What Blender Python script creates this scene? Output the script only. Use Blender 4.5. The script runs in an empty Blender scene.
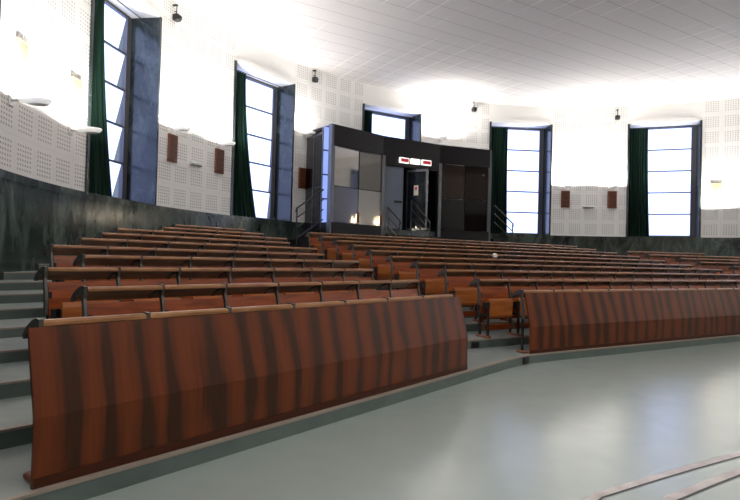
import bpy, math, random
from mathutils import Vector, Matrix
random.seed(7)
D = bpy.data
SC = bpy.context.scene
COL = SC.collection
R_ = math.radians
sin, cos, pi = math.sin, math.cos, math.pi

# ------------------------------------------------------------------ camera, world, exposure
CAM_Z = 1.278
cd = D.cameras.new('camera'); cam = D.objects.new('camera', cd); COL.objects.link(cam)
cd.sensor_width = 36; cd.lens = 565.87 / 740 * 36; cd.clip_start = .05; cd.clip_end = 200
X = Vector((0.999661, -0.000409, 0.026020)); Y = Vector((-0.026023, -0.015694, 0.999538)); Zb = Vector((0, 0.999877, 0.015699))
m = Matrix.Identity(4)
for i in range(3):
    m[i][0] = X[i]; m[i][1] = Y[i]; m[i][2] = -Zb[i]
m[2][3] = CAM_Z
cam.matrix_world = m
SC.camera = cam
w = D.worlds.new('world'); SC.world = w; w.use_nodes = True
w.node_tree.nodes['Background'].inputs[0].default_value = (.62, .75, 1, 1)
w.node_tree.nodes['Background'].inputs[1].default_value = .22
SC.view_settings.view_transform = 'Standard'; SC.view_settings.look = 'None'
SC.view_settings.exposure = 0.66; SC.view_settings.gamma = 1; SC.view_settings.use_curve_mapping = False
SCONCE_W = 80.0      # watts of each uplighter
FILL_W = 75.0    # watts of each unseen fill pendant added over the lecturer's platform
ORD0 = ('first', 'second', 'third', 'fourth')
PANE_E = 1.6         # daylight on the frosted panes

# ------------------------------------------------------------------ the hall's plan
C = Vector((6.7976, 10.0405)); RW = 12.187
SILL, WTOP, CEIL = 2.383, 6.753, 7.46
AX = -31.4
A2 = Vector((sin(R_(AX)), cos(R_(AX)))); L2 = Vector((A2.y, -A2.x))       # hall axis towards the back, and its right
HP = .78; MOD = .59
RISE = .1053; CURB = .109
TREAD_ADD = {2: .006, 3: .014, 4: .010}
def tread(n): return CURB + RISE * (n - 1) + TREAD_ADD.get(n, 0)      # the lowest steps are a little taller
class Block:
    def __init__(s, az, d, name):
        s.az = R_(az); s.n = Vector((sin(s.az), cos(s.az))); s.u = Vector((s.n.y, -s.n.x)); s.d = [x * HP for x in d]; s.name = name
    def pt(s, row, al, back=0):
        return s.u * al + s.n * (s.d[row - 1] + back)
dl = [3.88, 5.08, 6.08, 7.08, 8.06, 9.03, 10.0, 10.95, 11.92, 12.9, 13.9]
dc = [6.618, 7.7, 8.65, 9.6, 10.57, 11.54, 12.5, 13.48, 14.45, 15.4, 16.37]
BL = Block(-51.275, dl, 'narrow block beside the marble wall')
BC = Block(-31.42, dc, 'wide middle block')
BR = Block(-11.57, [x - 3.88 + 13.2 for x in dl], 'far block under the windows')
WIN_AZ = [-107.1, -81.46, -55.83, -30.2, -4.7, 20.5, 46.1]
HALF = 5.95

# ------------------------------------------------------------------ mesh helpers
class MB:
    def __init__(s): s.v = []; s.f = []; s.mi = []; s.uv = {}; s.sm = []
    def face(s, pts, mi=0, uv=None, smooth=False):
        b = len(s.v); s.v += [tuple(p) for p in pts]; s.f.append(tuple(range(b, b + len(pts)))); s.mi.append(mi); s.sm.append(smooth)
        if uv: s.uv[len(s.f) - 1] = uv
    def grid(s, rows, mi=0, smooth=True, close=False):
        b = len(s.v); n = len(rows[0])
        for r in rows: s.v += [tuple(p) for p in r]
        for i in range(len(rows) - 1):
            for j in range(n if close else n - 1):
                k = (j + 1) % n
                s.f.append((b + i*n + j, b + i*n + k, b + (i+1)*n + k, b + (i+1)*n + j)); s.mi.append(mi); s.sm.append(smooth)
    def box(s, x0, x1, y0, y1, z0, z1, mi=0, bev=0):
        if bev:
            return s.bbox(x0, x1, y0, y1, z0, z1, bev, mi)
        b = len(s.v)
        s.v += [(x, y, z) for z in (z0, z1) for (x, y) in ((x0, y0), (x1, y0), (x1, y1), (x0, y1))]
        for q in ((3, 2, 1, 0), (4, 5, 6, 7), (0, 1, 5, 4), (1, 2, 6, 5), (2, 3, 7, 6), (3, 0, 4, 7)):
            s.f.append(tuple(b + i for i in q)); s.mi.append(mi); s.sm.append(False)
    def bbox(s, x0, x1, y0, y1, z0, z1, r, mi=0):
        # box with chamfered corners in plan and top / bottom
        def ring(z, k):
            a = r * k
            return [(x0 + a + r, y0 + a, z), (x1 - a - r, y0 + a, z), (x1 - a, y0 + a + r, z), (x1 - a, y1 - a - r, z), (x1 - a - r, y1 - a, z), (x0 + a + r, y1 - a, z), (x0 + a, y1 - a - r, z), (x0 + a, y0 + a + r, z)]
        rs = [ring(z0, 1), ring(z0 + r, 0), ring(z1 - r, 0), ring(z1, 1)]
        s.grid(rs, mi, False, True)
        s.face(list(reversed(rs[0])), mi); s.face(rs[-1], mi)
    def prism(s, prof, x0, x1, mi=0, smooth=False):
        # profile (y, z) extruded along x
        a = [(x0, y, z) for y, z in prof]; b = [(x1, y, z) for y, z in prof]
        s.grid([a, b], mi, smooth, True)
        s.face(list(reversed(a)), mi); s.face(b, mi)
    def vprism(s, poly, z0, z1, mi=0):
        a = [(x, y, z0) for x, y in poly]; b = [(x, y, z1) for x, y in poly]
        s.grid([a, b], mi, False, True)
        s.face(list(reversed(a)), mi); s.face(b, mi)
    def tube(s, pts, r, n=8, mi=0):
        pts = [Vector(p) for p in pts]; rings = []
        for i, p in enumerate(pts):
            t = (pts[min(i + 1, len(pts) - 1)] - pts[max(i - 1, 0)]).normalized()
            a = t.cross(Vector((0, 0, 1)))
            if a.length < .01: a = Vector((1, 0, 0))
            a.normalize(); c = t.cross(a)
            rings.append([p + (a * cos(2*pi*k/n) + c * sin(2*pi*k/n)) * r for k in range(n)])
        s.grid(rings, mi, True, True)
        s.face(list(reversed(rings[0])), mi); s.face(rings[-1], mi)
    def lathe(s, prof, n=16, mi=0, sx=1, sy=1, cx=0, cy=0):
        s.grid([[(cx + r*cos(2*pi*k/n)*sx, cy + r*sin(2*pi*k/n)*sy, z) for k in range(n)] for r, z in prof], mi, True, True)
    def build(s, name, mats, parent=None, kind=None):
        me = D.meshes.new(name); me.from_pydata([tuple(v) for v in s.v], [], s.f)
        for mt in (mats if isinstance(mats, (list, tuple)) else [mats]): me.materials.append(mt)
        me.polygons.foreach_set('material_index', s.mi); me.polygons.foreach_set('use_smooth', s.sm)
        if s.uv:
            l = me.uv_layers.new(name='UVMap')
            for fi, uv in s.uv.items():
                for li, c in zip(me.polygons[fi].loop_indices, uv): l.data[li].uv = c
        me.update()
        o = D.objects.new(name, me); COL.objects.link(o)
        if parent: o.parent = parent
        if kind: o['kind'] = kind
        return o
def tag(o, label, cat, group=None):
    o['label'] = label; o['category'] = cat
    if group: o['group'] = group
    return o
def empty(name, loc=(0, 0, 0), rz=0, label=None, cat=None, group=None, kind=None):
    o = D.objects.new(name, None); o.empty_display_size = .2; COL.objects.link(o)
    o.location = loc; o.rotation_euler = (0, 0, rz)
    if label: tag(o, label, cat, group)
    if kind: o['kind'] = kind
    return o
def copy_tree(o, parent=None):
    c = o.copy(); COL.objects.link(c)
    if parent: c.parent = parent
    for ch in list(o.children): copy_tree(ch, c)
    return c
def on_wall(az, z=0, r=RW):
    a = R_(az)
    return (C.x + r*sin(a), C.y + r*cos(a), z), -a       # local x along the wall, y outwards, z up
def ccw(P):
    a = sum(P[i].x*P[(i+1) % len(P)].y - P[(i+1) % len(P)].x*P[i].y for i in range(len(P)))
    return P if a > 0 else list(reversed(P))
def axp(r, s): return C + A2 * r + L2 * s

# ------------------------------------------------------------------ materials
def mat(name):
    mt = D.materials.new(name); mt.use_nodes = True; nt = mt.node_tree
    return mt, nt, nt.nodes['Principled BSDF']
def N(nt, t, **k):
    n = nt.nodes.new(t)
    for a, b in k.items(): setattr(n, a, b)
    return n
def simple(name, col, rough=.5, metal=0, spec=.5, emit=None, es=0):
    mt, nt, p = mat(name)
    p.inputs['Base Color'].default_value = (*col, 1); p.inputs['Roughness'].default_value = rough; p.inputs['Metallic'].default_value = metal
    p.inputs['Specular IOR Level'].default_value = spec
    if emit: p.inputs['Emission Color'].default_value = (*emit, 1); p.inputs['Emission Strength'].default_value = es
    return mt
def noisy(name, c0, c1, scale=(1, 1, 1), nscale=3, detail=4, rough=.5, dist=0, bump=0, lo=.35, hi=.65, spec=.5, coord='Object', rvar=0, coat=0):
    mt, nt, p = mat(name)
    tc = N(nt, 'ShaderNodeTexCoord'); mp = N(nt, 'ShaderNodeMapping'); mp.inputs['Scale'].default_value = scale
    nz = N(nt, 'ShaderNodeTexNoise'); nz.inputs['Scale'].default_value = nscale; nz.inputs['Detail'].default_value = detail; nz.inputs['Distortion'].default_value = dist
    cr = N(nt, 'ShaderNodeValToRGB'); cr.color_ramp.elements[0].position = lo; cr.color_ramp.elements[1].position = hi
    cr.color_ramp.elements[0].color = (*c0, 1); cr.color_ramp.elements[1].color = (*c1, 1)
    L = nt.links.new
    if coord == 'World':
        g = N(nt, 'ShaderNodeNewGeometry'); L(g.outputs['Position'], mp.inputs['Vector'])
    else: L(tc.outputs[coord], mp.inputs['Vector'])
    L(mp.outputs[0], nz.inputs['Vector']); L(nz.outputs[0], cr.inputs[0]); L(cr.outputs[0], p.inputs['Base Color'])
    p.inputs['Roughness'].default_value = rough; p.inputs['Specular IOR Level'].default_value = spec; p.inputs['Coat Weight'].default_value = coat
    p.inputs['Coat Roughness'].default_value = .15
    if rvar:
        mr = N(nt, 'ShaderNodeMapRange'); mr.inputs['To Min'].default_value = rough - rvar; mr.inputs['To Max'].default_value = rough + rvar
        L(nz.outputs[0], mr.inputs[0]); L(mr.outputs[0], p.inputs['Roughness'])
    if bump:
        b = N(nt, 'ShaderNodeBump'); b.inputs['Strength'].default_value = bump; b.inputs['Distance'].default_value = .02
        L(nz.outputs[0], b.inputs['Height']); L(b.outputs[0], p.inputs['Normal'])
    return mt
def veneer():
    # book-matched veneer: red-brown ground with dark lens-shaped bands of uneven width and spacing
    mt, nt, p = mat('walnut_veneer'); L = nt.links.new
    def Mt(op, a, b=None, c=None):
        n = N(nt, 'ShaderNodeMath', operation=op)
        for i, x in enumerate((a, b, c)):
            if x is None: continue
            if isinstance(x, (int, float)): n.inputs[i].default_value = x
            else: L(x, n.inputs[i])
        return n.outputs[0]
    tc = N(nt, 'ShaderNodeTexCoord'); sx = N(nt, 'ShaderNodeSeparateXYZ'); L(tc.outputs['Object'], sx.inputs[0])
    def noise(sc3, scale, det):
        mp = N(nt, 'ShaderNodeMapping'); mp.inputs['Scale'].default_value = sc3; L(tc.outputs['Object'], mp.inputs[0])
        nz = N(nt, 'ShaderNodeTexNoise'); nz.inputs['Scale'].default_value = scale; nz.inputs['Detail'].default_value = det; L(mp.outputs[0], nz.inputs['Vector'])
        return nz.outputs[0]
    warp = noise((1, 0, .20), 1.9, 1.0); wid = noise((1, 0, .9), 2.3, 1.5); fine = noise((1, 0, .05), 48, 3)
    u = Mt('ADD', Mt('MULTIPLY', sx.outputs[0], 4.3), Mt('MULTIPLY', warp, 1.7))
    tri = Mt('ABSOLUTE', Mt('SUBTRACT', Mt('FRACT', u), .5))                 # 0 in a band's middle
    v = Mt('SUBTRACT', tri, Mt('MULTIPLY', Mt('SUBTRACT', wid, .30), .50))
    v = Mt('ADD', v, Mt('MULTIPLY', Mt('SUBTRACT', fine, .5), .20))
    cr = N(nt, 'ShaderNodeValToRGB'); e = cr.color_ramp.elements
    e[0].position = .0; e[0].color = (.046, .0165, .0066, 1); e[1].position = .34; e[1].color = (.150, .0340, .0085, 1)
    a = e.new(.05); a.color = (.066, .0195, .0070, 1); a2 = e.new(.14); a2.color = (.112, .0265, .0074, 1)
    L(v, cr.inputs[0])
    mr = N(nt, 'ShaderNodeMapRange'); mr.inputs['To Min'].default_value = .78; mr.inputs['To Max'].default_value = 1.22; L(fine, mr.inputs[0])
    mx = N(nt, 'ShaderNodeMix', data_type='RGBA', blend_type='MULTIPLY'); mx.inputs[0].default_value = 1
    L(cr.outputs[0], mx.inputs[6]); L(mr.outputs[0], mx.inputs[7]); L(mx.outputs[2], p.inputs['Base Color'])
    p.inputs['Roughness'].default_value = .40; p.inputs['Specular IOR Level'].default_value = .26
    return mt
def acoustic():
    mt, nt, p = mat('perforated_plaster'); L = nt.links.new
    def M(op, a, b=None, c=None):
        n = N(nt, 'ShaderNodeMath', operation=op)
        for i, x in enumerate((a, b, c)):
            if x is None: continue
            if isinstance(x, (int, float)): n.inputs[i].default_value = x
            else: L(x, n.inputs[i])
        return n.outputs[0]
    uv = N(nt, 'ShaderNodeUVMap'); uv.uv_map = 'UVMap'; sx = N(nt, 'ShaderNodeSeparateXYZ'); L(uv.outputs[0], sx.inputs[0])
    def axis(o, pitch):
        t = M('FRACT', M('DIVIDE', o, pitch)); c = M('MULTIPLY', t, 8.0)
        ins = M('MULTIPLY', M('GREATER_THAN', c, 1.0), M('LESS_THAN', c, 7.0))
        seam = M('LESS_THAN', t, .018)
        return M('SUBTRACT', M('FRACT', c), .5), ins, seam
    dx, ix, s1 = axis(sx.outputs[0], .62); dy, iy, s2 = axis(sx.outputs[1], .57)
    dist = M('SQRT', M('ADD', M('MULTIPLY', dx, dx), M('MULTIPLY', dy, dy)))
    hole = M('MULTIPLY', M('LESS_THAN', dist, .27), M('MULTIPLY', ix, iy))
    seam = M('MULTIPLY', M('MAXIMUM', s1, s2), .22)
    fac = M('MAXIMUM', hole, seam)
    mx = N(nt, 'ShaderNodeMix', data_type='RGBA'); L(fac, mx.inputs[0])
    mx.inputs[6].default_value = (.88, .87, .845, 1); mx.inputs[7].default_value = (.47, .46, .44, 1)
    L(mx.outputs[2], p.inputs['Base Color']); p.inputs['Roughness'].default_value = .7
    return mt
def ceiling_mat():
    mt, nt, p = mat('ceiling_tiles'); L = nt.links.new
    g = N(nt, 'ShaderNodeNewGeometry'); mp = N(nt, 'ShaderNodeMapping'); mp.inputs['Rotation'].default_value = (0, 0, R_(AX) * 1)
    mp.vector_type = 'POINT'; L(g.outputs['Position'], mp.inputs[0])
    sx = N(nt, 'ShaderNodeSeparateXYZ'); L(mp.outputs[0], sx.inputs[0])
    def M(op, a, b):
        n = N(nt, 'ShaderNodeMath', operation=op)
        for i, x in enumerate((a, b)):
            if isinstance(x, (int, float)): n.inputs[i].default_value = x
            else: L(x, n.inputs[i])
        return n.outputs[0]
    lx = M('LESS_THAN', M('FRACT', M('DIVIDE', M('ADD', sx.outputs[0], 60), .6), 0), .04)
    ly = M('LESS_THAN', M('FRACT', M('DIVIDE', M('ADD', sx.outputs[1], 60), .6), 0), .05)
    nz = N(nt, 'ShaderNodeTexNoise'); nz.inputs['Scale'].default_value = .35; nz.inputs['Detail'].default_value = 1; L(g.outputs['Position'], nz.inputs['Vector'])
    amt = N(nt, 'ShaderNodeMapRange'); amt.inputs['From Min'].default_value = .45; amt.inputs['From Max'].default_value = .6; L(nz.outputs[0], amt.inputs[0])
    a = N(nt, 'ShaderNodeMix', data_type='RGBA'); a.inputs[6].default_value = (.66, .635, .625, 1); a.inputs[7].default_value = (.48, .46, .455, 1); L(ly, a.inputs[0])
    b = N(nt, 'ShaderNodeMix', data_type='RGBA'); L(M('MULTIPLY', lx, amt.outputs[0]), b.inputs[0]); L(a.outputs[2], b.inputs[6]); b.inputs[7].default_value = (.93, .91, .89, 1)  # lit tile gaps put into the colour as patchy lighter lines
    L(b.outputs[2], p.inputs['Base Color']); p.inputs['Roughness'].default_value = .8
    return mt
def marble(name, hi, mid):
    mt, nt, p = mat(name); L = nt.links.new
    g = N(nt, 'ShaderNodeNewGeometry'); mp = N(nt, 'ShaderNodeMapping'); mp.inputs['Scale'].default_value = (1.1, 1.1, .45); L(g.outputs['Position'], mp.inputs[0])
    n1 = N(nt, 'ShaderNodeTexNoise'); n1.inputs['Scale'].default_value = 1.7; n1.inputs['Detail'].default_value = 8; n1.inputs['Distortion'].default_value = .7; n1.inputs['Roughness'].default_value = .7
    L(mp.outputs[0], n1.inputs['Vector'])
    cr = N(nt, 'ShaderNodeValToRGB'); e = cr.color_ramp.elements
    e[0].position = .36; e[0].color = (.012, .020, .017, 1); e[1].position = .68; e[1].color = (*hi, 1)
    x = e.new(.5); x.color = (*mid, 1)
    L(n1.outputs[0], cr.inputs[0]); L(cr.outputs[0], p.inputs['Base Color']); p.inputs['Roughness'].default_value = .20; p.inputs['Specular IOR Level'].default_value = .6
    return mt
M = {}
M['marble'] = marble('green_marble', (.150, .185, .162), (.045, .064, .054)); M['jamb'] = marble('marble_blue_reflection', (.060, .080, .085), (.012, .020, .022)); M['veneer'] = veneer(); M['wall'] = acoustic(); M['ceil'] = ceiling_mat()  # jamb copy darker and bluer: reflected window light put into its colour
M['plaster'] = simple('smooth_plaster', (.88, .875, .85), .7)
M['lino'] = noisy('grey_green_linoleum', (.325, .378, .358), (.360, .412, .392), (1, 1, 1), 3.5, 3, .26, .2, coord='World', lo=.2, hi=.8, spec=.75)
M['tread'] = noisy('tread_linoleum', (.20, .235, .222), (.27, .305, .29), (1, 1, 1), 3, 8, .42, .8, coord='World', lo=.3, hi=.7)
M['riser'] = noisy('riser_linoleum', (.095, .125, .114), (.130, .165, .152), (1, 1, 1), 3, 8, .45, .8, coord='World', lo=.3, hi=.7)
M['nosing'] = simple('tan_nosing', (.33, .27, .225), .45)
M['pink'] = noisy('worn_pink_nosing', (.44, .39, .37), (.60, .54, .51), (1, 1, 1), 9, 4, .4, coord='World')
M['joint'] = simple('dark_joint', (.06, .055, .055), .6)
M['back'] = noisy('orange_plywood', (.17, .034, .008), (.33, .072, .015), (.6, 1, 7), 3.5, 4, .30, .6, coord='World', spec=.32)
M['seat'] = noisy('tan_plywood', (.29, .080, .018), (.42, .135, .033), (.6, 1, 7), 4, 4, .34, .6, coord='World', spec=.32)
M['cap'] = noisy('brown_desk_edge', (.24, .105, .040), (.37, .180, .078), (.6, 1, 5), 5, 4, .36, .3, coord='World', spec=.4)
M['iron'] = simple('dark_iron', (.022, .020, .020), .4, .3)
M['bracket'] = simple('grey_iron_bracket', (.10, .095, .09), .4, .4)
M['foot'] = simple('red_brown_foot', (.24, .075, .032), .45)
M['frame'] = simple('grey_window_frame', (.11, .11, .125), .45)
M['pane'] = None
mt, nt, p = mat('frosted_daylit_pane')
p.inputs['Base Color'].default_value = (.55, .6, .7, 1); p.inputs['Roughness'].default_value = .35
p.inputs['Emission Color'].default_value = (.44, .54, 1.0, 1); p.inputs['Emission Strength'].default_value = PANE_E
M['pane'] = mt
M['curtain'] = noisy('dark_green_velvet', (.006, .022, .014), (.014, .048, .032), (1, 1, .1), 6, 3, .8, coord='Object', spec=.2)
M['white'] = simple('white_enamel', (.78, .78, .76), .35)
M['chrome'] = simple('grey_reflector', (.75, .76, .78), .3, .5)
M['black'] = simple('matt_black', (.012, .012, .012), .5)
M['brown'] = noisy('brown_grille_wood', (.13, .035, .012), (.21, .065, .024), (1, 1, 3), 6, 3, .5)
M['brown_dark'] = simple('grille_slot', (.045, .014, .007), .6)
M['grille_pale'] = simple('pale_grille_frame', (.52, .40, .25), .6); M['tan_slot'] = simple('tan_grille_slot', (.30, .20, .11), .6)
M['glassblack'] = simple('black_polished_panel', (.005, .004, .004), .06, 0, .2)
M['fascia'] = simple('black_satin_fascia', (.010, .009, .010), .3, 0, .22)
M['mirror'] = simple('pale_reflection_glass', (.36, .345, .325), .05, .95)
M['mirrord'] = simple('dark_reflection_glass', (.15, .145, .14), .07, .9)
M['mirrorm'] = simple('dim_reflection_glass', (.13, .13, .145), .18, .55)
M['mirrorw'] = simple('blue_reflection_glass', (.27, .31, .42), .03, 1)  # blue tint stands in for the window reflected in the corner glass
M['mirrorb'] = simple('brown_reflection_glass', (.020, .014, .011), .06, .8)
M['mirrorl'] = simple('grey_reflection_glass', (.26, .25, .24), .28, .35)
M['steel'] = simple('grey_steel', (.13, .135, .145), .3, .7)
M['door'] = simple('blue_grey_door', (.16, .19, .25), .4)
M['rail'] = simple('dark_grey_rail', (.045, .045, .048), .3, .5)
M['red'] = simple('red_led', (.25, .01, .01), .4, 0, .5, (.75, .03, .04), .28)
M['lit'] = simple('lit_white_sign', (.8, .8, .8), .4, 0, .5, (1, 1, .95), .7)
M['glow'] = simple('warm_lamp_glass', (.9, .8, .6), .4, 0, .5, (1, .82, .55), 1.6)
M['lamp'] = simple('lamp_glass', (.9, .9, .85), .4, 0, .5, (1, .96, .88), 5)
M['bowl'] = simple('glowing_opal_bowl', (.8, .8, .78), .35, 0, .5, (1, .98, .94), .30)
M['kick'] = simple('dark_red_brown_strip', (.060, .0150, .0055), .45, 0, .25)
M['paper'] = simple('white_paper', (.8, .78, .72), .7)
mt, nt, p = mat('tinted_glass'); p.inputs['Base Color'].default_value = (.38, .39, .44, 1); p.inputs['Metallic'].default_value = 1; p.inputs['Roughness'].default_value = .03
tr = N(nt, 'ShaderNodeBsdfTransparent'); tr.inputs[0].default_value = (.42, .41, .40, 1); ms = N(nt, 'ShaderNodeMixShader'); ms.inputs[0].default_value = .3
nt.links.new(tr.outputs[0], ms.inputs[1]); nt.links.new(p.outputs[0], ms.inputs[2]); nt.links.new(ms.outputs[0], nt.nodes['Material Output'].inputs[0])
M['tint'] = mt
M['smoked'] = simple('smoked_glass', (.012, .016, .020), .05, 0, .2)

# ------------------------------------------------------------------ plan of the half-round hall
T0, T1 = AX - 90, AX + 90
FRONT = 9.5
def dplan(r, step=3):
    pts = []
    a = T0
    while a < T1 + .01:
        pts.append(C + Vector((sin(R_(a)), cos(R_(a)))) * r); a += step
    pts.append(axp(-FRONT, r)); pts.append(axp(-FRONT, -r))
    return pts
def to_wall(p, dirv, r=RW + .05):
    # walk along dirv until the D-shaped plan ends
    t = 0.0
    while t < 60:
        q = p + dirv * t; v = q - C; ra = v.dot(A2); sl = v.dot(L2)
        if (ra >= 0 and v.length > r) or (ra < 0 and abs(sl) > r) or ra < -FRONT: break
        t += .02
    return p + dirv * t
def cross(b1, d1, b2, d2):
    det = b1.n.x*b2.n.y - b1.n.y*b2.n.x
    return Vector(((d1*b2.n.y - d2*b1.n.y) / det, (b1.n.x*d2 - b2.n.x*d1) / det))
# floor of the pit
mb = MB(); mb.vprism([(q.x, q.y) for q in reversed(dplan(RW + .1))], -.2, 0); mb.build('floor', M['lino'], kind='structure')
# ceiling
mb = MB(); mb.vprism([(q.x, q.y) for q in reversed(dplan(RW + 1.0))], CEIL, CEIL + .2); mb.build('ceiling', M['ceil'], kind='structure')
# tiers
def line(n, inset):
    dL, dC, dR = BL.d[n-1] - inset, BC.d[n-1] - inset, BR.d[n-1] - inset
    k1 = cross(BL, dL, BC, dC); k2 = cross(BC, dC, BR, dR)
    return [to_wall(k1, -BL.u), k1 - BL.u * .42, k1 + BC.u * .12, k2 - BC.u * .12, k2 + BR.u * .42, to_wall(k2, BR.u)]
NT = 11
INS = [.075] + [.23] * (NT - 1)
lines = [line(n + 1, INS[n]) for n in range(NT)]
def arc_between(p, q, r=RW + .05):
    # points of the hall's outline from q back to p, at the left or right wall
    out = []
    v0, v1 = p - C, q - C
    a0, a1 = math.atan2(v0.x, v0.y), math.atan2(v1.x, v1.y)
    n = max(1, int(abs(a1 - a0) / R_(3)))
    for i in range(1, n):
        a = a0 + (a1 - a0) * i / n
        if T0 < math.degrees(a) < T1: out.append(C + Vector((sin(a), cos(a))) * r)
    return out
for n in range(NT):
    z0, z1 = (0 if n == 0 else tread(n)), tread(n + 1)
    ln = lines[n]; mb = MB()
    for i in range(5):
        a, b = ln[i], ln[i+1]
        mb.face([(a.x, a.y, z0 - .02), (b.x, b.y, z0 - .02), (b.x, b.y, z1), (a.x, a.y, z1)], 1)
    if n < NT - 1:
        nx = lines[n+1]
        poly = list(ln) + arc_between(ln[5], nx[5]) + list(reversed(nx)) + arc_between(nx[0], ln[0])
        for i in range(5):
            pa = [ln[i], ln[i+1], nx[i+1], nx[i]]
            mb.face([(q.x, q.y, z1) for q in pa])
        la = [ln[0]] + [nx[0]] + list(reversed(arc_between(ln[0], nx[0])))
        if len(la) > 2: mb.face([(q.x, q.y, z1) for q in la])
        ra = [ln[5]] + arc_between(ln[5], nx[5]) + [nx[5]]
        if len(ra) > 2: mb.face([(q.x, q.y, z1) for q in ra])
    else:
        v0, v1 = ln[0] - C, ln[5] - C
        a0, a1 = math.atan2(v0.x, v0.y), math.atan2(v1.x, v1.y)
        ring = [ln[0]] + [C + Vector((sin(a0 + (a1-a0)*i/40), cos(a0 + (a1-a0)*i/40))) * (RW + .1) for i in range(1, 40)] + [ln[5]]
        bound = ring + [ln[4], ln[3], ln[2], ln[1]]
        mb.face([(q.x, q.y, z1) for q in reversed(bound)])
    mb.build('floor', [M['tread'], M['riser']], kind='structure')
    # nosing strip on the edge of the tier
    mb = MB()
    inner = line(n + 1, INS[n] - .035); outer = line(n + 1, INS[n] + .006)
    for i in range(5):
        a, b, c, d = outer[i], outer[i+1], inner[i+1], inner[i]
        mb.face([(q.x, q.y, z1 + .004) for q in (a, b, c, d)])
        mb.face([(a.x, a.y, z1 - .012), (b.x, b.y, z1 - .012), (b.x, b.y, z1 + .004), (a.x, a.y, z1 + .004)])
    mb.build('trim_%d' % (n + 1), M['nosing'], kind='structure')

# lecturer's platform on the right: two low steps with worn pink edges
def platform(name, edge, z0, z1, W=.048):
    e = [Vector(q) for q in edge]
    def off(k):
        out = []
        for i, q in enumerate(e):
            t = (e[min(i+1, len(e)-1)] - e[max(i-1, 0)]).normalized()
            out.append(q + Vector((t.y, -t.x)) * k)
        return out
    far = [axp(-FRONT, (e[-1] - C).dot(L2)), axp(-FRONT, (e[0] - C).dot(L2))]
    mb = MB(); mb.vprism([(q.x, q.y) for q in reversed(e + far)], z0, z1)
    mb.build(name, M['lino'], kind='structure')
    for k0, k1, mt_, zz, nm in ((0, W, 'pink', .003, 'trim_nosing'), (W, W + .012, 'joint', .0025, 'trim_joint')):
        a, b = off(k0), off(k1); mb = MB()
        mb.grid([[(q.x, q.y, z1 + zz) for q in b], [(q.x, q.y, z1 + zz) for q in a]], smooth=False)
        mb.build(nm, M[mt_], kind='structure')
def podium_edge(p0, p1, bulge, ext):
    # gently bowed edge parallel to the front bench, rounded off at its left end
    p0, p1 = Vector(p0), Vector(p1); t = (p1 - p0).normalized(); nrm = Vector((-t.y, t.x))
    end = p0 - t * .55 - nrm * .05
    pts = [end - nrm * 1.6 - t * .42, end - nrm * .9 - t*.36, end - nrm * .45 - t*.24, end - nrm * .15 - t * .08]
    Lg = (p1 - p0).length
    for i in range(0, 41):
        s = i / 40 * (Lg + ext)
        x = (s - Lg / 2) / (Lg / 2)
        pts.append(p0 + t * s + nrm * bulge * (1 - x * x))
    return pts
E1 = podium_edge((1.169, 2.842), (2.331, 3.534), .010, 3.2)
E2 = podium_edge((1.379, 2.520), (1.89, 2.863), .004, 3.4)
def outw(E, k):
    t = Vector((.853, .521)); n_ = Vector((-t.y, t.x)) * k
    return [q + n_ for q in E]
E1 = outw(E1, .035); E2 = outw(E2, .05)
platform('floor', E1, 0, .12); platform('floor', E2, .12, .24)

# ------------------------------------------------------------------ walls
mb = MB()
segs = []
prev = T0
for a in WIN_AZ: segs.append((prev, a - HALF)); prev = a + HALF
segs.append((prev, T1))
def arc_face(mb, a0, a1, z0, z1, mi, r=RW, uvs=True):
    n = max(1, int(math.ceil((a1 - a0) / 1.6)))
    for i in range(n):
        p, q = a0 + (a1-a0)*i/n, a0 + (a1-a0)*(i+1)/n
        P, Q = C + Vector((sin(R_(p)), cos(R_(p))))*r, C + Vector((sin(R_(q)), cos(R_(q))))*r
        uo = lambda x: (R_(x - a0)) * RW
        mb.face([(P.x, P.y, z0), (P.x, P.y, z1), (Q.x, Q.y, z1), (Q.x, Q.y, z0)], mi, [(uo(p), z0 - SILL), (uo(p), z1 - SILL), (uo(q), z1 - SILL), (uo(q), z0 - SILL)])
for a0, a1 in segs: arc_face(mb, a0, a1, SILL - .05, CEIL, 0)
for a in WIN_AZ: arc_face(mb, a - HALF, a + HALF, WTOP, CEIL, 1)
arc_face(mb, T0, T1, 0, SILL - .04, 1, RW + .02)
mb.build('wall_back', [M['wall'], M['plaster']], kind='structure')
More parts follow.
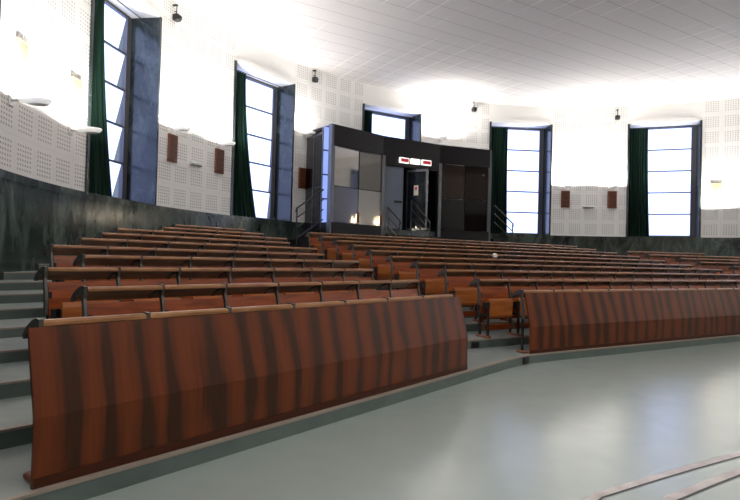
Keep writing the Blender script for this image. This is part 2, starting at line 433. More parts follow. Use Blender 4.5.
# marble dado with its ledge
mb = MB()
def ring_solid(mb, a0, a1, r0, r1, z0, z1, mi=0, step=2.0):
    n = max(1, int(math.ceil((a1-a0)/step))); rows = []
    for i in range(n + 1):
        a = R_(a0 + (a1-a0)*i/n); d = Vector((sin(a), cos(a))); p, q = C + d*r0, C + d*r1
        rows.append([(p.x, p.y, z0), (p.x, p.y, z1), (q.x, q.y, z1), (q.x, q.y, z0)])
    mb.grid(rows, mi, False, True); mb.face(rows[0], mi); mb.face(list(reversed(rows[-1])), mi)
ring_solid(mb, T0, T1, RW - .04, RW + .01, 0, SILL - .12)
mb.build('wall_dado', M['marble'], kind='structure')
mb = MB(); ring_solid(mb, T0, T1, RW - .075, RW + .01, SILL - .12, SILL); mb.build('trim_dado_ledge', M['marble'], kind='structure')
for sgn, nm in ((-1, 'wall_left'), (1, 'wall_right')):
    p, q = axp(0, sgn*RW), axp(-FRONT, sgn*RW)
    if sgn > 0: p, q = q, p
    mb = MB(); ln_ = FRONT
    mb.face([(p.x, p.y, SILL-.02), (q.x, q.y, SILL-.02), (q.x, q.y, CEIL), (p.x, p.y, CEIL)], 0, [(0, 0), (ln_, 0), (ln_, CEIL-SILL), (0, CEIL-SILL)])
    mb.face([(p.x, p.y, 0), (q.x, q.y, 0), (q.x, q.y, SILL), (p.x, p.y, SILL)], 1)
    mb.build(nm, [M['wall'], M['marble']], kind='structure')
p, q = axp(-FRONT, -RW), axp(-FRONT, RW)
mb = MB(); W2 = 2 * RW
mb.face([(p.x, p.y, 0), (q.x, q.y, 0), (q.x, q.y, CEIL), (p.x, p.y, CEIL)], 0)
mb.build('wall_front', [M['plaster']], kind='structure')
mb = MB(); o = empty('wall_board', (*axp(-FRONT, 0), 0), -R_(AX), kind='structure')
mb.box(-8.5, 8.5, .01, .08, .25, 4.6); mb.build('wall_board_panel', M['veneer'], o, kind='structure')

# ------------------------------------------------------------------ windows
def window(i, az, tilts):
    loc, rz = on_wall(az)
    o = empty('window_%d' % (i + 1), loc, rz, kind='structure')
    hw = RW * sin(R_(HALF)); y0 = -RW * (1 - cos(R_(HALF))); dep = .74
    mb = MB(); mb.box(-hw, -hw + .07, y0 - .03, dep, SILL, WTOP); mb.box(hw - .07, hw, y0 - .03, dep, SILL, WTOP); mb.build('window_jamb', M['jamb'], o, kind='structure')
    mb = MB(); mb.box(-hw, hw, y0, dep, WTOP - .01, WTOP + .1); mb.build('window_head', M['plaster'], o, kind='structure')
    mb = MB(); mb.box(-hw, hw, -.04, dep, SILL - .1, SILL + .02); mb.build('window_sill', M['marble'], o, kind='structure')
    gx0, gx1 = -hw + .07, hw - .07; fz0, fz1 = SILL + .02, WTOP - .01
    mb = MB(); f0, f1 = .62, .72; st = .17
    mb.box(gx0, gx0 + st, f0, f1, fz0, fz1); mb.box(gx1 - st, gx1, f0, f1, fz0, fz1); mb.box(gx0 + st, gx1 - st, f0, f1, fz1 - .07, fz1); mb.box(gx0 + st, gx1 - st, f0, f1, fz0, fz0 + .07)
    ph = (fz1 - fz0 - .14) / 5
    for k in range(1, 5):
        z = fz0 + .07 + ph * k; mb.box(gx0 + st, gx1 - st, f0 + .01, f1, z - .022, z + .022)
    mb.build('window_frame', M['frame'], o, kind='structure')
    for k in range(5):
        z1 = fz0 + .07 + ph * (k + 1) - .022; z0 = fz0 + .07 + ph * k + .022
        t = R_(tilts[k]); Ln = z1 - z0; mb = MB()
        b = (sin(t) * Ln, -cos(t) * Ln)
        x0, x1 = gx0 + st, gx1 - st
        mb.face([(x0, f0+.05, z1), (x1, f0+.05, z1), (x1, f0+.05 + b[0], z1 + b[1]), (x0, f0+.05 + b[0], z1 + b[1])])
        mb.face([(x1, f0+.075, z1), (x0, f0+.075, z1), (x0, f0+.075 + b[0], z1 + b[1]), (x1, f0+.075 + b[0], z1 + b[1])])
        mb.face([(x0, f0+.05, z1), (x0, f0+.05+b[0], z1+b[1]), (x0, f0+.075+b[0], z1+b[1]), (x0, f0+.075, z1)])
        mb.face([(x1, f0+.05, z1), (x1, f0+.075, z1), (x1, f0+.075+b[0], z1+b[1]), (x1, f0+.05+b[0], z1+b[1])])
        mb.build('window_pane', M['pane'], o, kind='structure')
    return o
TILT = {1: (15, 14, 14, 14, 14), 2: (7, 5, 3, 0, 0)}
for i, a in enumerate(WIN_AZ): window(i, a, TILT.get(i, (0,)*5))

# dark green curtains gathered at the near side of each window
def curtain(az, w_top, w_bot, label, depth=.30, flare=.0):
    loc, rz = on_wall(az)
    hw = RW * sin(R_(HALF))
    o = empty('window_curtain', (loc[0], loc[1], 0), rz, label, 'curtain', 'green curtains beside the tall windows')
    x0 = -hw + .09; mb = MB(); rows = []
    z0, z1 = SILL + .03, WTOP - .12; nz, nx = 14, 72
    for i in range(nz + 1):
        t = i / nz; z = z1 + (z0 - z1) * t; wd = w_top + (w_bot - w_top) * t ** 1.7
        rows.append([(x0 + wd * j/nx, depth - .02 + (.045 + .025*t) * sin(j/nx * 2*pi*7 + .6*sin(3*t)) + .03*t*sin(j*.4 + 2*t), z) for j in range(nx + 1)])
    mb.grid(rows, smooth=True)
    rows2 = [[(x, y + .012, z) for x, y, z in r] for r in rows]
    mb.grid([list(reversed(r)) for r in rows2], smooth=True)
    for e in (0, nx): mb.grid([[r[e] for r in rows], [r[e] for r in rows2]], smooth=False)
    mb.build('drape', M['curtain'], o)
    mb = MB(); mb.tube([(-hw + .07, depth, WTOP - .09), (hw - .07, depth, WTOP - .09)], .016); mb.build('curtain_rod', M['steel'], o)
    return o
curtain(WIN_AZ[1], .78, 1.20, 'dark green full-length curtain at the tall window nearest the viewer')
curtain(WIN_AZ[2], .66, 1.20, 'green curtain swept wide at its hem, at the second tall window')
curtain(WIN_AZ[3], .50, .55, 'dark green curtain showing above the black vestibule roof')
curtain(WIN_AZ[4], .76, .80, 'green curtain just beyond the end of the black vestibule')
curtain(WIN_AZ[5], .66, .76, 'very dark green curtain at the farthest window in view')

# ------------------------------------------------------------------ wall fittings
def grille(fm='brown', sm='brown_dark'):
    o = empty('wall_grille'); mb = MB()
    mb.box(-.165, .165, -.05, 0, 0, .66); mb.build('grille_frame', M[fm], o)
    mb = MB()
    for k in range(12): mb.box(-.13, .13, -.054, -.045, .035 + k*.05, .035 + k*.05 + .022)
    mb.build('grille_slots', M[sm], o)
    return o
GR = [(-89.5, 3.72, 'slatted brown grille on the bright wall, above the second oval lamp'), (-97.9, 3.72, 'slatted brown grille on the bright wall, highest above the first oval lamp'),
      (-72.9, 3.49, 'slatted brown wall grille just past the blue-lit marble jamb'), (-64.2, 3.49, 'slatted brown wall grille short of the second curtain'),
      (-47.6, 3.49, 'brown grille half behind the tinted side glass of the vestibule'), (3.85, 3.49, 'brown grille between two windows, beside the fourth window'),
      (12.1, 3.49, 'brown grille between two windows, beside the farthest curtain'), (28.7, 3.72, 'pale grille on the wall beyond the farthest window')]
for i, (a, z, lb) in enumerate(GR):
    pale = i in (0, 1, 7)  # these grilles take the paler frame and slot colours
    o = grille('grille_pale', 'tan_slot') if i == 0 else copy_tree(GR_P) if pale else grille() if i == 2 else copy_tree(GR_B)
    if i == 0: GR_P = o
    if i == 2: GR_B = o
    loc, rz = on_wall(a, z); o.location = loc; o.rotation_euler = (0, 0, rz); tag(o, lb, 'grille', 'brown grilles on the curved wall')
    if i == 4: o.scale = (1.45, 1, 1)
def sconce():
    o = empty('wall_sconce'); mb = MB()
    mb.box(-.07, .07, -.03, 0, -.10, .06, bev=.01); mb.tube([(0, -.02, 0), (0, -.14, .0)], .028); mb.build('wall_bracket', M['white'], o)
    # shallow oval bowl open at the top
    mb = MB(); prof = [(.02, -.055), (.55, -.05), (.85, -.03), (1.0, .0), (1.0, .03), (.95, .03), (.93, 0), (.5, -.02), (.02, -.025)]
    mb.lathe(prof, 24, 0, .15, .23, 0, -.33); mb.build('oval_bowl', M['bowl'], o)
    mb = MB(); mb.lathe([(.0, -.058), (.5, -.056), (.62, -.046)], 20, 0, .15, .23, 0, -.38); mb.build('underside_reflector', M['chrome'], o)
    mb = MB(); mb.lathe([(.9, .005), (.0, .005)], 20, 0, .15, .23, 0, -.33); mb.build('lamp_glass', M['lamp'], o)
    ld = D.lights.new('uplight', 'AREA'); ld.shape = 'ELLIPSE'; ld.size = .24; ld.size_y = .38; ld.energy = SCONCE_W; ld.color = (1, .965, .91)
    l = D.objects.new('uplight', ld); COL.objects.link(l); l.parent = o; l.location = (0, -.30, .034); l.rotation_euler = (R_(180), 0, 0)
    return o
s0 = sconce()
SN = [(-99.1, 3.44, 'white oval uplighter nearest the viewer, on the bright curved wall'), (-90.05, 3.44, 'white oval uplighter reaching in front of the nearest green curtain'),
      (-73.3, 4.27, 'white oval uplighter above the grille beside the marble jamb'), (-64.4, 4.27, 'white oval uplighter above the grille before the second curtain'),
      (-48.0, 5.25, 'white uplighter level with the vestibule roof'), (-20.5, 5.9, 'uplighter on the white wall above the vestibule roof'),
      (3.8, 4.29, 'small white uplighter over the brown grille beside the fourth window'), (12.2, 4.29, 'small white uplighter over the brown grille beside the farthest curtain'),
      (28.7, 3.40, 'white uplighter under the pale grille beyond the farthest window'), (37.5, 3.40, None)]
for i, (a, z, lb) in enumerate(SN):
    o = s0 if i == 0 else copy_tree(s0)
    loc, rz = on_wall(a, z); o.location = loc; o.rotation_euler = (0, 0, rz)
    tag(o, lb or ('white uplighter outside the view, %s' % ('past the pale grille' if i == 9 else 'at the hall end')), 'wall lamp', 'white uplighters on the curved wall')
for k, (ra, sg) in enumerate(((-3, 1), (-7, 1), (-2.6, -1))):  # uplighters added out of view to brighten the foreground
    o = copy_tree(s0); p = axp(ra, sg * RW); o.location = (p.x, p.y, 3.4); o.rotation_euler = (0, 0, -R_(AX) - sg * pi/2)
    tag(o, ('added unseen white uplighter on the straight side wall near the platform', 'added unseen white uplighter on the straight side wall by the front corner', 'added unseen white uplighter on the side wall just behind the viewer')[k], 'wall lamp', 'added unseen uplighters on the side walls')
def pendant():  # unseen fill fixtures, added to light the foreground
    o = empty('added_pendant'); mb = MB(); mb.tube([(0, 0, .95), (0, 0, .12)], .012); mb.build('stem', M['black'], o)
    mb = MB(); mb.lathe([(.05, .14), (.07, .10), (.20, .02), (.34, -.08), (.33, -.08), (.19, .01), (.05, .09)], 20); mb.build('lamp_shade', M['white'], o)
    mb = MB(); mb.lathe([(.001, -.03), (.05, -.01), (.05, .06), (.001, .09)], 10); mb.build('bulb', M['lamp'], o)
    ld = D.lights.new('fill_light', 'AREA'); ld.shape = 'DISK'; ld.size = .6; ld.energy = FILL_W; ld.color = (1, .96, .9)
    l = D.objects.new('fill_light', ld); COL.objects.link(l); l.parent = o; l.location = (0, 0, -.09)
    return o
pd = None
for ra in (-5.6,):
    for k, sl in enumerate((-8.0, -4.5, -1.0)):
        o = pendant() if pd is None else copy_tree(pd); pd = pd or o
        p = axp(ra, sl); o.location = (p.x, p.y, CEIL - .95)
        tag(o, 'added unseen white pendant lamp over the platform, %s from the viewer' % ORD0[k], 'ceiling lamp', 'added unseen pendant lamps over the platform')
def emlamp():
    o = empty('emergency_light'); mb = MB(); mb.box(-.22, .22, -.07, 0, -.045, .045, bev=.012); mb.build('housing', M['white'], o)
    mb = MB(); mb.box(-.20, .20, -.074, -.066, -.052, -.022); mb.build('diffuser', M['bracket'], o)
    return o
e0 = emlamp()
for i, (a, z, lb) in enumerate([(-68.6, 3.60, 'small white box lamp on the wall between the two near windows'), (8.0, 3.53, 'small white box lamp midway between the two far brown grilles')]):
    o = e0 if i == 0 else copy_tree(e0); loc, rz = on_wall(a, z); o.location = loc; o.rotation_euler = (0, 0, rz); tag(o, lb, 'emergency light', 'white box lamps on the wall')
def camera_unit():
    o = empty('security_camera'); mb = MB(); mb.box(-.03, .03, -.12, 0, .30, .33); mb.tube([(0, -.10, .31), (0, -.10, .07)], .014); mb.tube([(0, -.10, .16), (0, -.03, .16)], .012); mb.build('hanging_arm', M['black'], o)
    mb = MB(); mb.box(-.085, .085, -.19, -.03, -.07, .09, bev=.02); mb.build('camera_body', M['black'], o)
    mb = MB(); mb.lathe([(.001, 0), (.05, 0), (.05, .03)], 12); c = mb.build('lens', M['steel'], o); c.location = (0, -.19, 0); c.rotation_euler = (R_(90), 0, 0)
    return o
c0 = camera_unit()
for i, (a, z, lb) in enumerate([(-73.4, 6.93, 'small black camera high on the wall past the marble jamb'), (-46.3, 7.07, 'small black camera high on the wall above the vestibule corner'), (-13.98, 7.14, 'small black camera hung under the ceiling before the fourth window'), (12.68, 6.99, 'small black camera under the ceiling between the two far windows')]):
    o = c0 if i == 0 else copy_tree(c0); loc, rz = on_wall(a, z); o.location = loc; o.rotation_euler = (0, 0, rz); tag(o, lb, 'camera', 'black cameras high on the wall')

# ------------------------------------------------------------------ black entrance vestibule
RB = 10.55
VB = empty('entrance_vestibule', (*axp(10.2, 0), tread(NT)), 0, 'black glossy panelled entrance vestibule with an open doorway, against the back wall', 'vestibule')
inv = Vector((-VB.location.x, -VB.location.y, -VB.location.z))
def vb(mb, name, mt_):
    mb.v = [(x + inv.x, y + inv.y, z + inv.z) for x, y, z in mb.v]
    return mb.build(name, mt_, VB)
def arc_panel(a0, a1, z0, z1, name, mt_, r0=RB, th=.06):
    mb = MB(); ring_solid(mb, a0, a1, r0, r0 + th, z0, z1, 0, 50); return vb(mb, name, mt_)
ZT, ZF, ZD, ZS, ZP = 5.30, 4.66, 4.36, 3.46, 2.35
ZB = tread(NT)
aL, aR = -49.2, -14.1
oL, oR = -37.6, -24.9
cols = [(aL, -43.1, 'mirror', 'mirrorm'), (-43.1, oL, 'mirrord', 'mirrorl'), (oR, -19.4, 'mirrorb', 'glassblack'), (-19.4, aR, 'mirrorb', 'glassblack')]  # glass tints differ so each panel's reflection is put into its colour
G = .12
for k, (a0, a1, mu, ml) in enumerate(cols):
    arc_panel(a0 + G, a1 - G, ZS + .012, ZF - .012, 'upper_panel', M[mu]); arc_panel(a0 + G, a1 - G, ZP + .012, ZS - .012, 'lower_panel', M[ml])
for a0, a1 in ((aL, oL), (oL, oR), (oR, aR)):
    arc_panel(a0 + .03, a1 - .03, ZF if a0 != oL else ZD, ZT, 'fascia', M['fascia'], RB - .02)
arc_panel(aL, oL, ZB, ZP, 'plinth', M['fascia'], RB - .03); arc_panel(oR, aR, ZB, ZP, 'plinth', M['fascia'], RB - .03)
def cpt(a, r): return C + Vector((sin(R_(a)), cos(R_(a)))) * r
for a in (-43.1, -19.4):
    arc_panel(a - .1, a + .1, ZP, ZF, 'joint_strip', M['black'], RB + .02)
for a, sg in ((aL, -1), (aR, 1)):
    p = cpt(a, RB); ra = (p - C).dot(A2); sl = (p - C).dot(L2)
    rw_ = math.sqrt((RW - .1)**2 - (abs(sl) + .12)**2)
    q0, q1, q2 = p, axp(ra + .43, sl + sg*.11), axp(rw_, sl + sg*.12)
    def side(u0, u1, z0, z1, name, mt_, t=.04):
        mb = MB(); d = (u1 - u0).normalized(); nn = Vector((d.y, -d.x)) * t / 2
        mb.vprism([(q.x, q.y) for q in ccw([u0 - nn, u0 + nn, u1 + nn, u1 - nn])], z0, z1); return vb(mb, name, mt_)
    d1 = (q1 - q0).normalized(); d2 = (q2 - q1).normalized(); mid = q1 + (q2 - q1) * .5
    side(q0 - d1*.02, q0 + d1*.13, ZB, ZT, 'corner_post', M['steel'], .14)
    side(q0 + d1*.13, q1, ZP, ZT - .02, 'corner_glass', M['mirrorw']); side(q0 + d1*.09, q1, ZB, ZP, 'side_plinth', M['fascia'], .06)
    side(q1 - d2*.02, q1 + d2*.04, ZB, ZT - .04, 'side_mullion', M['steel'], .07)
    side(q1 + d2*.04, mid, ZP, 5.05, 'side_glass', M['tint']); side(mid, mid + d2*.05, ZB, 5.05, 'side_mullion', M['steel'], .07)
    side(mid + d2*.05, q2, ZP, 5.05, 'side_glass', M['tint']); side(q1, q2, 5.05, 5.12, 'side_head', M['black'], .07)
    side(q1, q2, ZB, ZP, 'side_plinth', M['fascia'], .06)
    for z in (3.46,): side(q1, q2, z - .02, z + .02, 'side_rail', M['black'], .05)
mb = MB()
n = 24
rows = [[(*cpt(aL + (aR-aL)*i/n, RB), ZT - .05), (*cpt(aL + (aR-aL)*i/n, RB), ZT), (*cpt(aL + 1.2 + (aR-aL-2.4)*i/n, RW - .09), ZT), (*cpt(aL + 1.2 + (aR-aL-2.4)*i/n, RW - .09), ZT - .05)] for i in range(n + 1)]
mb.grid(rows, 0, False, True); mb.face(rows[0]); mb.face(list(reversed(rows[-1]))); vb(mb, 'roof', M['fascia'])
for a in (oL, oR): arc_panel(a - .35, a + .35, ZB, ZF, 'doorway_post', M['steel'], RB - .04, .14)
# inside: floor of the vestibule, back screen behind the doorway
mb = MB(); P = [axp(10.62, -2.9), axp(11.0, -2.9), axp(11.75, -2.6), axp(11.9, 0), axp(11.75, 2.6), axp(11.0, 2.9), axp(10.62, 2.9)]
mb.vprism([(q.x, q.y) for q in reversed(P)], ZB, 2.28); vb(mb, 'landing', M['riser'])
mb = MB(); P = [axp(11.82, -2.5), axp(11.86, -2.5), axp(11.86, 2.5), axp(11.82, 2.5)]
mb.vprism([(q.x, q.y) for q in P], 2.28, ZT - .06); vb(mb, 'inner_wall', M['fascia'])
# grey door leaf standing at the left of the doorway
leaf = empty('door_leaf'); leaf.parent = VB
p = axp(10.62, -1.06); leaf.location = (p.x + inv.x, p.y + inv.y, 2.28 + inv.z); leaf.rotation_euler = (0, 0, -R_(AX) - R_(6))
mb = MB(); mb.box(0, .76, -.02, .02, .01, 2.08, bev=.006); mb.build('door_panel', M['door'], leaf)
mb = MB(); mb.box(.42, .70, -.07, -.05, .88, .95); mb.box(.44, .46, -.06, -.02, .9, .93); mb.box(.66, .68, -.06, -.02, .9, .93); mb.build('push_bar', M['black'], leaf)
gl = empty('glass_door_leaf'); gl.parent = VB
p = axp(10.80, .02); gl.location = (p.x + inv.x, p.y + inv.y, 2.28 + inv.z); gl.rotation_euler = (0, 0, -R_(AX) - R_(62))
mb = MB(); mb.box(0, .06, -.02, .02, 0, 2.06); mb.box(.74, .80, -.02, .02, 0, 2.06); mb.box(.06, .74, -.02, .02, 0, .08); mb.box(.06, .74, -.02, .02, 1.98, 2.06); mb.build('door_frame', M['steel'], gl)
mb = MB(); mb.box(.06, .74, -.006, .006, .08, 1.98); mb.build('glass', M['smoked'], gl)
mb = MB(); mb.box(.30, .46, -.03, -.02, 1.18, 1.52); mb.build('notice', M['paper'], gl); mb = MB(); mb.box(.34, .42, -.034, -.03, 1.36, 1.46); mb.build('notice_mark', M['red'], gl)
# lit boxes over the doorway
def signbox(a, w_, h_, zc, lit, label):
    p = cpt(a, RB - .10); o = empty('exit_sign', (p.x, p.y, zc), -R_(a), label, 'sign', 'light boxes over the vestibule doorway')
    mb = MB(); mb.box(-w_/2, w_/2, -.09, 0, -h_/2, h_/2, bev=.012); mb.build('housing', M['lit'], o)
    if lit: mb = MB(); mb.box(-w_*.41, w_*.41, -.096, -.088, -h_*.31, h_*.31); mb.build('red_display', M['red'], o)
signbox(-33.5, .38, .18, 4.57, True, 'white light box with a red display, first of three over the doorway')
signbox(-31.0, .37, .18, 4.58, False, 'plain white lit box, middle of three over the doorway')
signbox(-28.5, .38, .18, 4.59, True, 'white light box with red display, last of three over the doorway')
o = empty('indicator_lamp', (*cpt(-27.9, RB + .10), 4.30), R_(-AX), 'tiny glowing red lamp under the doorway head', 'lamp'); mb = MB(); mb.lathe([(.001, -.03), (.03, -.02), (.035, 0), (.03, .02), (.001, .06)], 10); mb.build('bulb', M['red'], o)
# column lamps added in place of glows reflected in the mirror panels
def collamp(a, label):
    p = cpt(a, RB - .17); o = empty('reflected_glow_lamp', (p.x, p.y, ZB), -R_(a), label, 'lamp', 'added column lamps before the vestibule panels')
    mb = MB(); mb.box(-.10, .10, -.10, .10, 0, .03); mb.tube([(0, 0, .03), (0, 0, 1.22)], .02); mb.build('stand', M['black'], o)
    mb = MB(); mb.lathe([(.001, 1.22), (.045, 1.22), (.045, 1.54), (.001, 1.52)], 14); mb.build('lamp_shade', M['brown'], o)
    mb = MB(); mb.box(-.035, .035, .055, .062, 1.24, 1.50); mb.build('bulb', M['glow'], o)
    ld = D.lights.new('lamp_light', 'POINT'); ld.energy = 5; ld.color = (1, .85, .62); ld.shadow_soft_size = .03
    l = D.objects.new('lamp_light', ld); COL.objects.link(l); l.parent = o; l.location = (0, .10, 1.30)
collamp(-43.9, 'added brown shaded column lamp for the glow reflected in the corner mirror panel')
collamp(-38.6, 'added brown shaded column lamp for the glow reflected next to the doorway')

# stairs and handrails
STAIRS = []
def stair_steps(label, pts_fn, n_, z_top, z_bot, mt_='fascia'):
    p = pts_fn(0)[0]
    o = empty('entrance_stairs', (p.x, p.y, z_bot), 0, label, 'stairs', 'short stairs down from the vestibule')
    STAIRS.append((o, Vector((p.x, p.y, z_bot))))
    for k in range(n_):
        z1 = z_top - (z_top - z_bot) * (k + 1) / (n_ + 1)
        mb = MB(); q = pts_fn(k); mb.vprism([(v.x - p.x, v.y - p.y) for v in q], 0, z1 - z_bot); mb.build('step', M[mt_], o)
    return o
for sg, nm in ((-1, 'dark steps and tube handrail on the vestibule side facing the near windows'), (1, 'dark steps and tube handrail at the far side of the vestibule')):
    stair_steps(nm, lambda k, sg=sg: ccw([axp(10.1, sg*(3.42 + .26*k)), axp(10.1, sg*(3.42 + .26*(k+1))), axp(11.0, sg*(3.42 + .26*(k+1))), axp(11.0, sg*(3.42 + .26*k))]), 6, 2.28, ZB)
stair_steps('dark steps with two tube handrails down from the vestibule doorway', lambda k: ccw([axp(RB - .05 - .26*k, -1.0), axp(RB - .05 - .26*(k+1), -1.0), axp(RB - .05 - .26*(k+1), 1.1), axp(RB - .05 - .26*k, 1.1)]), 5, 2.28, ZB)
def handrail(st, p0, p1, z0, z1, zfoot, nb=3, foot0=None):
    # p0, z0: high end; p1, z1: low end with the post
    so, sv = STAIRS[st]
    o = empty('handrail'); o.parent = so; o.location = (p1.x - sv.x, p1.y - sv.y, zfoot - sv.z)
    L = lambda p, z: (p.x - p1.x, p.y - p1.y, z - zfoot)
    d = (p1 - p0).normalized()
    mb = MB(); mb.tube([L(p0, z0), L(p1 - d*.05, z1 + .02), L(p1 + d*.03, z1 - .03), L(p1 + d*.04, z1 - .10), L(p1, z1 - .14)], .024); mb.build('top_rail', M['rail'], o)
    for k in range(1, nb):
        mb = MB(); dz = .30 * k; mb.tube([L(p0, z0 - dz), L(p1, z1 - dz)], .019); mb.build('lower_rail', M['rail'], o)
    mb = MB(); mb.tube([L(p1, z1 - .03), L(p1, zfoot)], .022); mb.build('post', M['rail'], o)
    if foot0 is not None: mb = MB(); mb.tube([L(p0, z0), L(p0, foot0)], .022); mb.build('post', M['rail'], o)
def stepz(k): return 2.28 - (2.28 - ZB) * (k + 1) / 7
handrail(0, axp(10.14, -3.45), axp(10.14, -4.30), 3.32, 2.72, stepz(3), 4)
handrail(1, axp(10.14, 3.45), axp(10.14, 4.40), 3.34, 2.74, stepz(3), 3)
def cz(k): return 2.28 - (2.28 - ZB) * (k + 1) / 6
handrail(2, axp(10.48, -.93), axp(9.75, -.93), 2.98, 2.52, cz(2), 3, cz(0))
handrail(2, axp(10.48, .02), axp(9.45, .02), 3.30, 2.52, cz(4), 3, cz(0))

# ------------------------------------------------------------------ seating
def desk_profile():
    return [(.002, .782), (.004, .798), (.018, .810), (.045, .812), (.09, .800), (.17, .758), (.215, .715), (.205, .703), (.16, .742), (.08, .778), (.050, .774), (.012, .776)]
def m_desk():
    mb = MB(); mb.prism([(y, z) for y, z in reversed(desk_profile())], .012, MOD - .012, 0, False); return mb
def m_back():
    mb = MB(); front, back = [], []
    for z, y in ((.235, .005), (.40, -.010), (.55, -.004), (.63, .010), (.695, .026)):
        front.append([(.02 + (MOD-.04)*i/6, y + .012*(1 - ((i-3)/3)**2), z) for i in range(7)])
        back.append([(.02 + (MOD-.04)*i/6, y + .016 + .012*(1 - ((i-3)/3)**2), z) for i in range(7)])
    mb.grid(front, 0, True); mb.grid([list(reversed(r)) for r in back], 0, True)
    mb.grid([front[-1], back[-1]], 0, False); mb.grid([back[0], front[0]], 0, False)
    for e in (0, 6): mb.grid([[r[e] for r in front], [r[e] for r in back]], 0, False)
    return mb
def m_seat():
    mb = MB(); mb.prism([(-.085, .27), (-.10, .30), (-.100, .50), (-.090, .535), (-.065, .54), (-.060, .51), (-.055, .29), (-.065, .262)][::-1], .085, MOD - .045); return mb
def m_rail():
    mb = MB(); mb.prism([(-.06, .10), (-.07, .17), (-.045, .175), (-.035, .105)][::-1], .05, MOD - .03); return mb
def m_stand(x):
    x += .03; mb = MB(); mb.box(x - .013, x + .013, -.16, -.13, .028, .50); mb.box(x - .013, x + .013, .0, .03, .028, .62)
    mb.box(x - .016, x + .016, -.13, .0, .30, .33); mb.box(x - .018, x + .018, -.16, -.06, .40, .49); return mb
def m_brk(x):
    mb = MB(); pr = [(-.02, .44), (-.016, .56), (.005, .67), (.02, .73), (.012, .765), (.01, .816), (.05, .820), (.10, .806), (.175, .765), (.222, .715), (.205, .697), (.16, .735), (.06, .76), (.04, .68), (.02, .56), (.015, .44)]
    mb.prism(pr[::-1], x - .011, x + .011); return mb
def m_foot(x):
    mb = MB(); mb.box(x - .005, x + .065, -.19, .06, 0, .032, bev=.008); return mb
# the widths are baked per mesh; shared by every copy
def seat_unit(end):
    o = empty('folding_seat')
    m_desk().build('desk_top', M['cap'], o); m_back().build('backrest', M['back'], o)
    m_seat().build('seat', M['seat'], o); m_rail().build('lower_rail', M['back'], o)
    for x in ([0] + ([MOD] if end else [])):
        m_stand(x).build('iron_stand', M['iron'], o); m_brk(x).build('desk_bracket', M['bracket'], o); m_foot(x).build('foot_block', M['foot'], o)
    return o
U = {False: [seat_unit(False), False], True: [seat_unit(True), False]}
ORD = ['zeroth', 'first', 'second', 'third', 'fourth', 'fifth', 'sixth', 'seventh', 'eighth', 'ninth', 'tenth', 'eleventh', 'twelfth', 'thirteenth', 'fourteenth', 'fifteenth', 'sixteenth']
FULL = {'L': 'left-hand block', 'C': 'wide middle block', 'R': 'far right-hand block'}
def place(block, key, row, s0_, count):
    for k in range(count):
        ctr = block.pt(row, s0_ + MOD * (k + .5))
        if math.degrees(math.atan2(ctr.x, ctr.y)) > 35.0: continue
        end = (k == count - 1)
        u = U[end]
        o = u[0] if not u[1] else copy_tree(u[0]); u[1] = True
        p = block.pt(row, s0_ + MOD * k); o.location = (p.x, p.y, tread(row)); o.rotation_euler = (0, 0, -block.az)
        o['label'] = 'wooden folding seat, %s from the left end of the %s bench row, %s' % (ORD[k + 1], ORD[row], FULL[key])
        o['category'] = 'seat'; o['group'] = 'folding seats of the %s row, %s' % (ORD[row], FULL[key])
rowsL = {2: (1.83, 7), 3: (1.88, 7), 4: (2.52, 7), 5: (2.54, 7), 6: (3.17, 7), 7: (3.79, 6), 8: (4.40, 6), 9: (5.62, 4), 10: (6.35, 3)}
for r, (s, n) in rowsL.items(): place(BL, 'L', r, s, n)
for r in range(2, 11): place(BC, 'C', r, 5.5 if r < 6 else 5.5 + .035 * (r - 5), 16)
for r, s, n in ((9, 12.08, 5), (8, 12.28, 6), (7, 12.8, 6), (6, 12.85, 7), (5, 13.28, 7), (4, 13.4, 7)): place(BR, 'R', r, s, n)

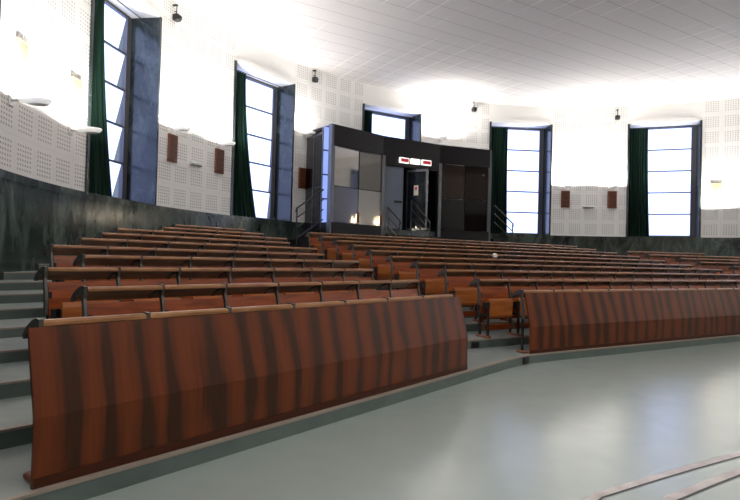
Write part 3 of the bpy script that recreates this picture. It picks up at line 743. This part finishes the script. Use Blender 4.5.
def front_bench(block, s0_, s1_, label, first, count):
    p = block.pt(1, s0_); z = tread(1)
    o = empty('front_desk', (p.x, p.y, z), -block.az, label, 'desk')
    Lg = s1_ - s0_
    mb = MB(); pr = [(-.03, .0), (-.03, .345), (.082, .778), (.102, .776), (-.008, .343), (-.008, .0)]
    mb.prism(pr[::-1], 0, Lg); mb.build('veneer_panel', M['veneer'], o)
    mb = MB(); mb.box(.004, Lg - .004, -.036, -.028, .0, .052); mb.build('kick_board', M['kick'], o)
    for k in range(count):
        x = first - s0_ + MOD * k
        mb = m_desk(); mb.v = [(a + x, b + .082, c) for a, b, c in mb.v]
        mb.build('desk_top', M['cap'], o)
    for k in range(count + 1):
        x = first - s0_ + MOD * k
        mb = m_brk(x); mb.v = [(a, b + .075, c) for a, b, c in mb.v]; mb.build('desk_bracket', M['bracket'], o)
        mb = MB(); x += .015; mb.box(x - .013, x + .013, .085, .11, .03, .70); mb.build('post', M['iron'], o)
        mb = MB(); mb.box(x - .05, x + .03, .02, .16, 0, .032, bev=.008); mb.build('foot_block', M['foot'], o)
    return o
front_bench(BL, 1.155, 5.47, 'long dark veneered front desk panel of the left-hand block', 1.215, 7)
front_bench(BC, 5.59, 14.95, 'long striped veneered front desk panel of the wide middle block', 5.56, 16)
# pale ball of paper on a desk of the fifth middle row
p = BC.pt(5, 7.98, .05); o = MB(); rr = .055
o.lathe([(.001, 0), (.03, .004), (.05, .03), (.055, .055), (.048, .085), (.028, .105), (.001, .11)], 12)
for i in range(len(o.v)): x, y, z = o.v[i]; k = 1 + .10*sin(i*2.3); o.v[i] = (x*k, y*k, z)
o = o.build('paper_ball', M['paper']); o.location = (p.x, p.y, tread(5) + .815); tag(o, 'crumpled white ball of paper on a desk edge amid the middle rows', 'paper')

# black step lights on the risers
def step_light(p, az, z, label):
    o = empty('step_light', (p.x, p.y, z), -az, label, 'step light', 'black lights set in the risers')
    mb = MB(); mb.box(-.065, .065, -.014, 0, -.04, .04); mb.build('housing', M['black'], o)
    mb = MB(); mb.box(-.05, .05, -.017, -.013, -.026, .026); mb.build('lens', M['iron'], o)
def on_riser(block, row, al): return block.u * al + block.n * (block.d[row-1] - INS[row-1] - .007)
fa, fb = lines[0][1], lines[0][2]; fd = (fb - fa).normalized(); fn = Vector((-fd.y, fd.x))
step_light(fb - fd * .10 - fn * .007, math.atan2(fn.x, fn.y), .052, 'black step light in the lowest riser beside the middle front desk')
step_light(on_riser(BC, 2, 5.22), BC.az, tread(1) + .048, 'black step light in the second riser of the middle aisle')
step_light(on_riser(BL, 6, 1.35), BL.az, tread(5) + .05, 'black step light in an upper riser by the marble wall')
step_light(on_riser(BL, 5, .98), BL.az, tread(4) + .05, 'black step light low in the stairs, cut off by the picture edge')
